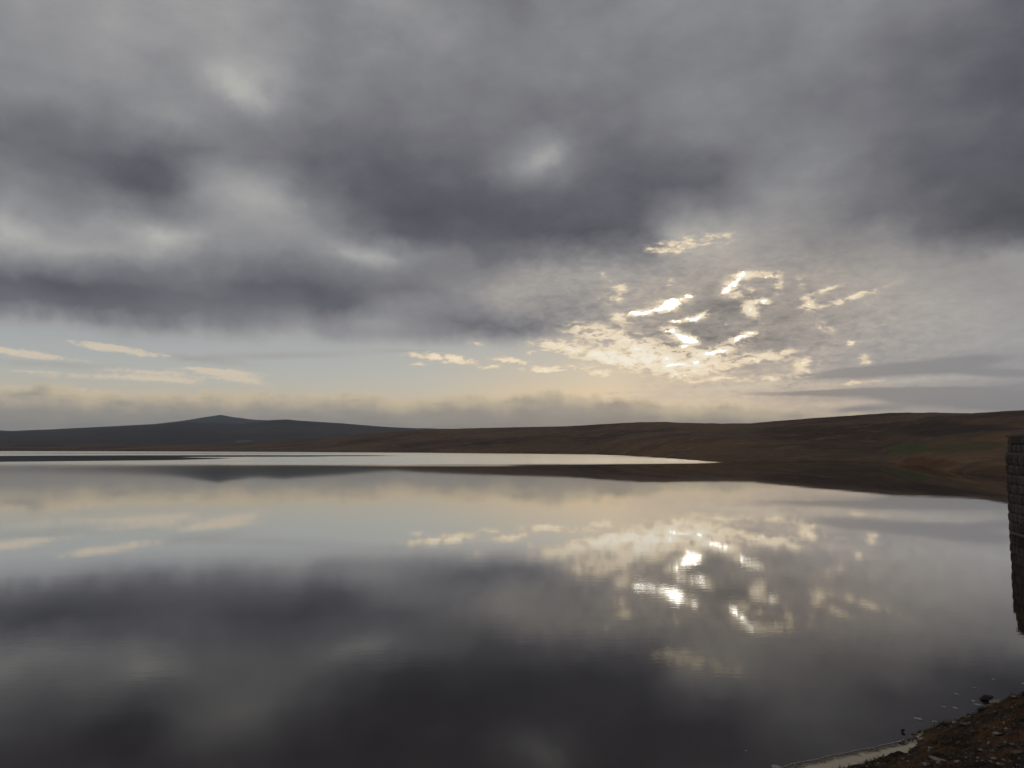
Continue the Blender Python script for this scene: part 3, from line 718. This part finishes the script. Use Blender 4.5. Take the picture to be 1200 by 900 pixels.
def box_mesh(name, lo, hi, mat):
    v = [(x, y, z) for z in (lo[2], hi[2]) for y in (lo[1], hi[1]) for x in (lo[0], hi[0])]
    f = [(0, 2, 3, 1), (4, 5, 7, 6), (0, 1, 5, 4), (2, 6, 7, 3), (0, 4, 6, 2), (1, 3, 7, 5)]
    return mesh_obj(name, v, f, mat, smooth=False)
cbox('core', -h + .05, h - .05, -h + .05, h - .05, -2, H1, m_mortar, tower)
ROWH = .66; LEN = .52
variants = [block_mesh('block', LEN - .025, ROWH - .025, .07, q) for q in range(6)]
half = [block_mesh('block', LEN / 2 - .025, ROWH - .025, .06, 20 + q) for q in range(3)]
rows = int((H1 + .6) / ROWH); rb = random.Random(9)
rowh = (H1 + .6) / rows
def course_blocks(inset, z0, nrows, faces_indiv, rh):
    """four faces of coursed blocks: those on the two faces towards the shore are single parts, the rest is one part"""
    L = 2 * (h - inset); nb = int(L / LEN); sc = L / (nb * LEN)
    pile = Pile()
    for fi in range(4):
        ang = fi * math.pi / 2
        for r in range(nrows):
            xs = []; x = -L / 2
            if r % 2: xs.append((x + LEN * sc / 4, 'h')); x += LEN * sc / 2
            while x + LEN * sc <= L / 2 + 1e-4: xs.append((x + LEN * sc / 2, 'f')); x += LEN * sc
            if r % 2: xs.append((x + LEN * sc / 4, 'h'))
            for (cx, kind_) in xs:
                me = rb.choice(variants if kind_ == 'f' else half)
                z = z0 + (r + .5) * rh; yy = -(h - inset) + rb.uniform(-.03, .03)
                M = Matrix.Rotation(ang, 4, 'Z') @ Matrix.Translation((cx, yy, z)) @ Matrix.Diagonal((sc * rb.choice((-1, 1)) if False else sc, 1, rh / ROWH, 1))
                if fi in faces_indiv:
                    o = bpy.data.objects.new('stone_block', me); col.objects.link(o); o.parent = tower; o.matrix_local = M
                else:
                    pile.add([tuple(M @ v.co) for v in me.vertices], [tuple(p.vertices) for p in me.polygons])
    o = mesh_obj('masonry', pile.v, pile.f, m_block, tower, False); o['kind'] = 'stuff'
seen = 0 if sgn > 0 else 2
course_blocks(0.0, -.6, rows, (seen, 3 if sgn > 0 else 3), rowh)
def ring(name, r_out, z0, z1, mat):
    cbox(name, -r_out, r_out, -r_out, r_out, z0, z1, mat, tower)
ring('string_course', h + .06, H1, H1 + .22, m_block)
ring('parapet', h - .22, H1 + .22, H2 - .14, m_mortar)
course_blocks(.14, H1 + .22, 2, (seen,), (H2 - .14 - H1 - .22) / 2)
cbox('tide_line', -h - .07, h + .07, -h - .07, h + .07, .02, .07, m_pale, tower)
ring('coping', h - .04, H2 - .14, H2, m_block)
rv = [(-h + .25, -h + .25, H2), (h - .25, -h + .25, H2), (h - .25, h - .25, H2), (-h + .25, h - .25, H2)]
rv += [(x * .8, y * .8, H3) for x, y, _ in rv]
ro = mesh_obj('roof', rv, [(0, 1, 5, 4), (1, 2, 6, 5), (2, 3, 7, 6), (3, 0, 4, 7), (4, 5, 6, 7)], m_block, tower, False)
print('TOWER', H1, H2, H3, TD, math.degrees(tower.rotation_euler[2]), sgn)

# ------------------------------------------------------------------ air: thin haze round the whole scene
def box_mesh(name, lo, hi, mat):
    v = [(x, y, z) for z in (lo[2], hi[2]) for y in (lo[1], hi[1]) for x in (lo[0], hi[0])]
    f = [(0, 2, 3, 1), (4, 5, 7, 6), (0, 1, 5, 4), (2, 6, 7, 3), (0, 4, 6, 2), (1, 3, 7, 5)]
    return mesh_obj(name, v, f, mat, smooth=False)
mh = bpy.data.materials.new('haze'); mh.use_nodes = True
nt = mh.node_tree; nt.nodes.clear()
pv = nt.nodes.new('ShaderNodeVolumePrincipled'); pv.inputs['Density'].default_value = 6e-5; pv.inputs['Anisotropy'].default_value = .7; pv.inputs['Color'].default_value = (.66, .80, 1, 1)
oo = nt.nodes.new('ShaderNodeOutputMaterial'); nt.links.new(pv.outputs[0], oo.inputs['Volume'])
tag(box_mesh('haze', (-14500, -9500, -5), (14500, 14500, 420), mh), kind='stuff')
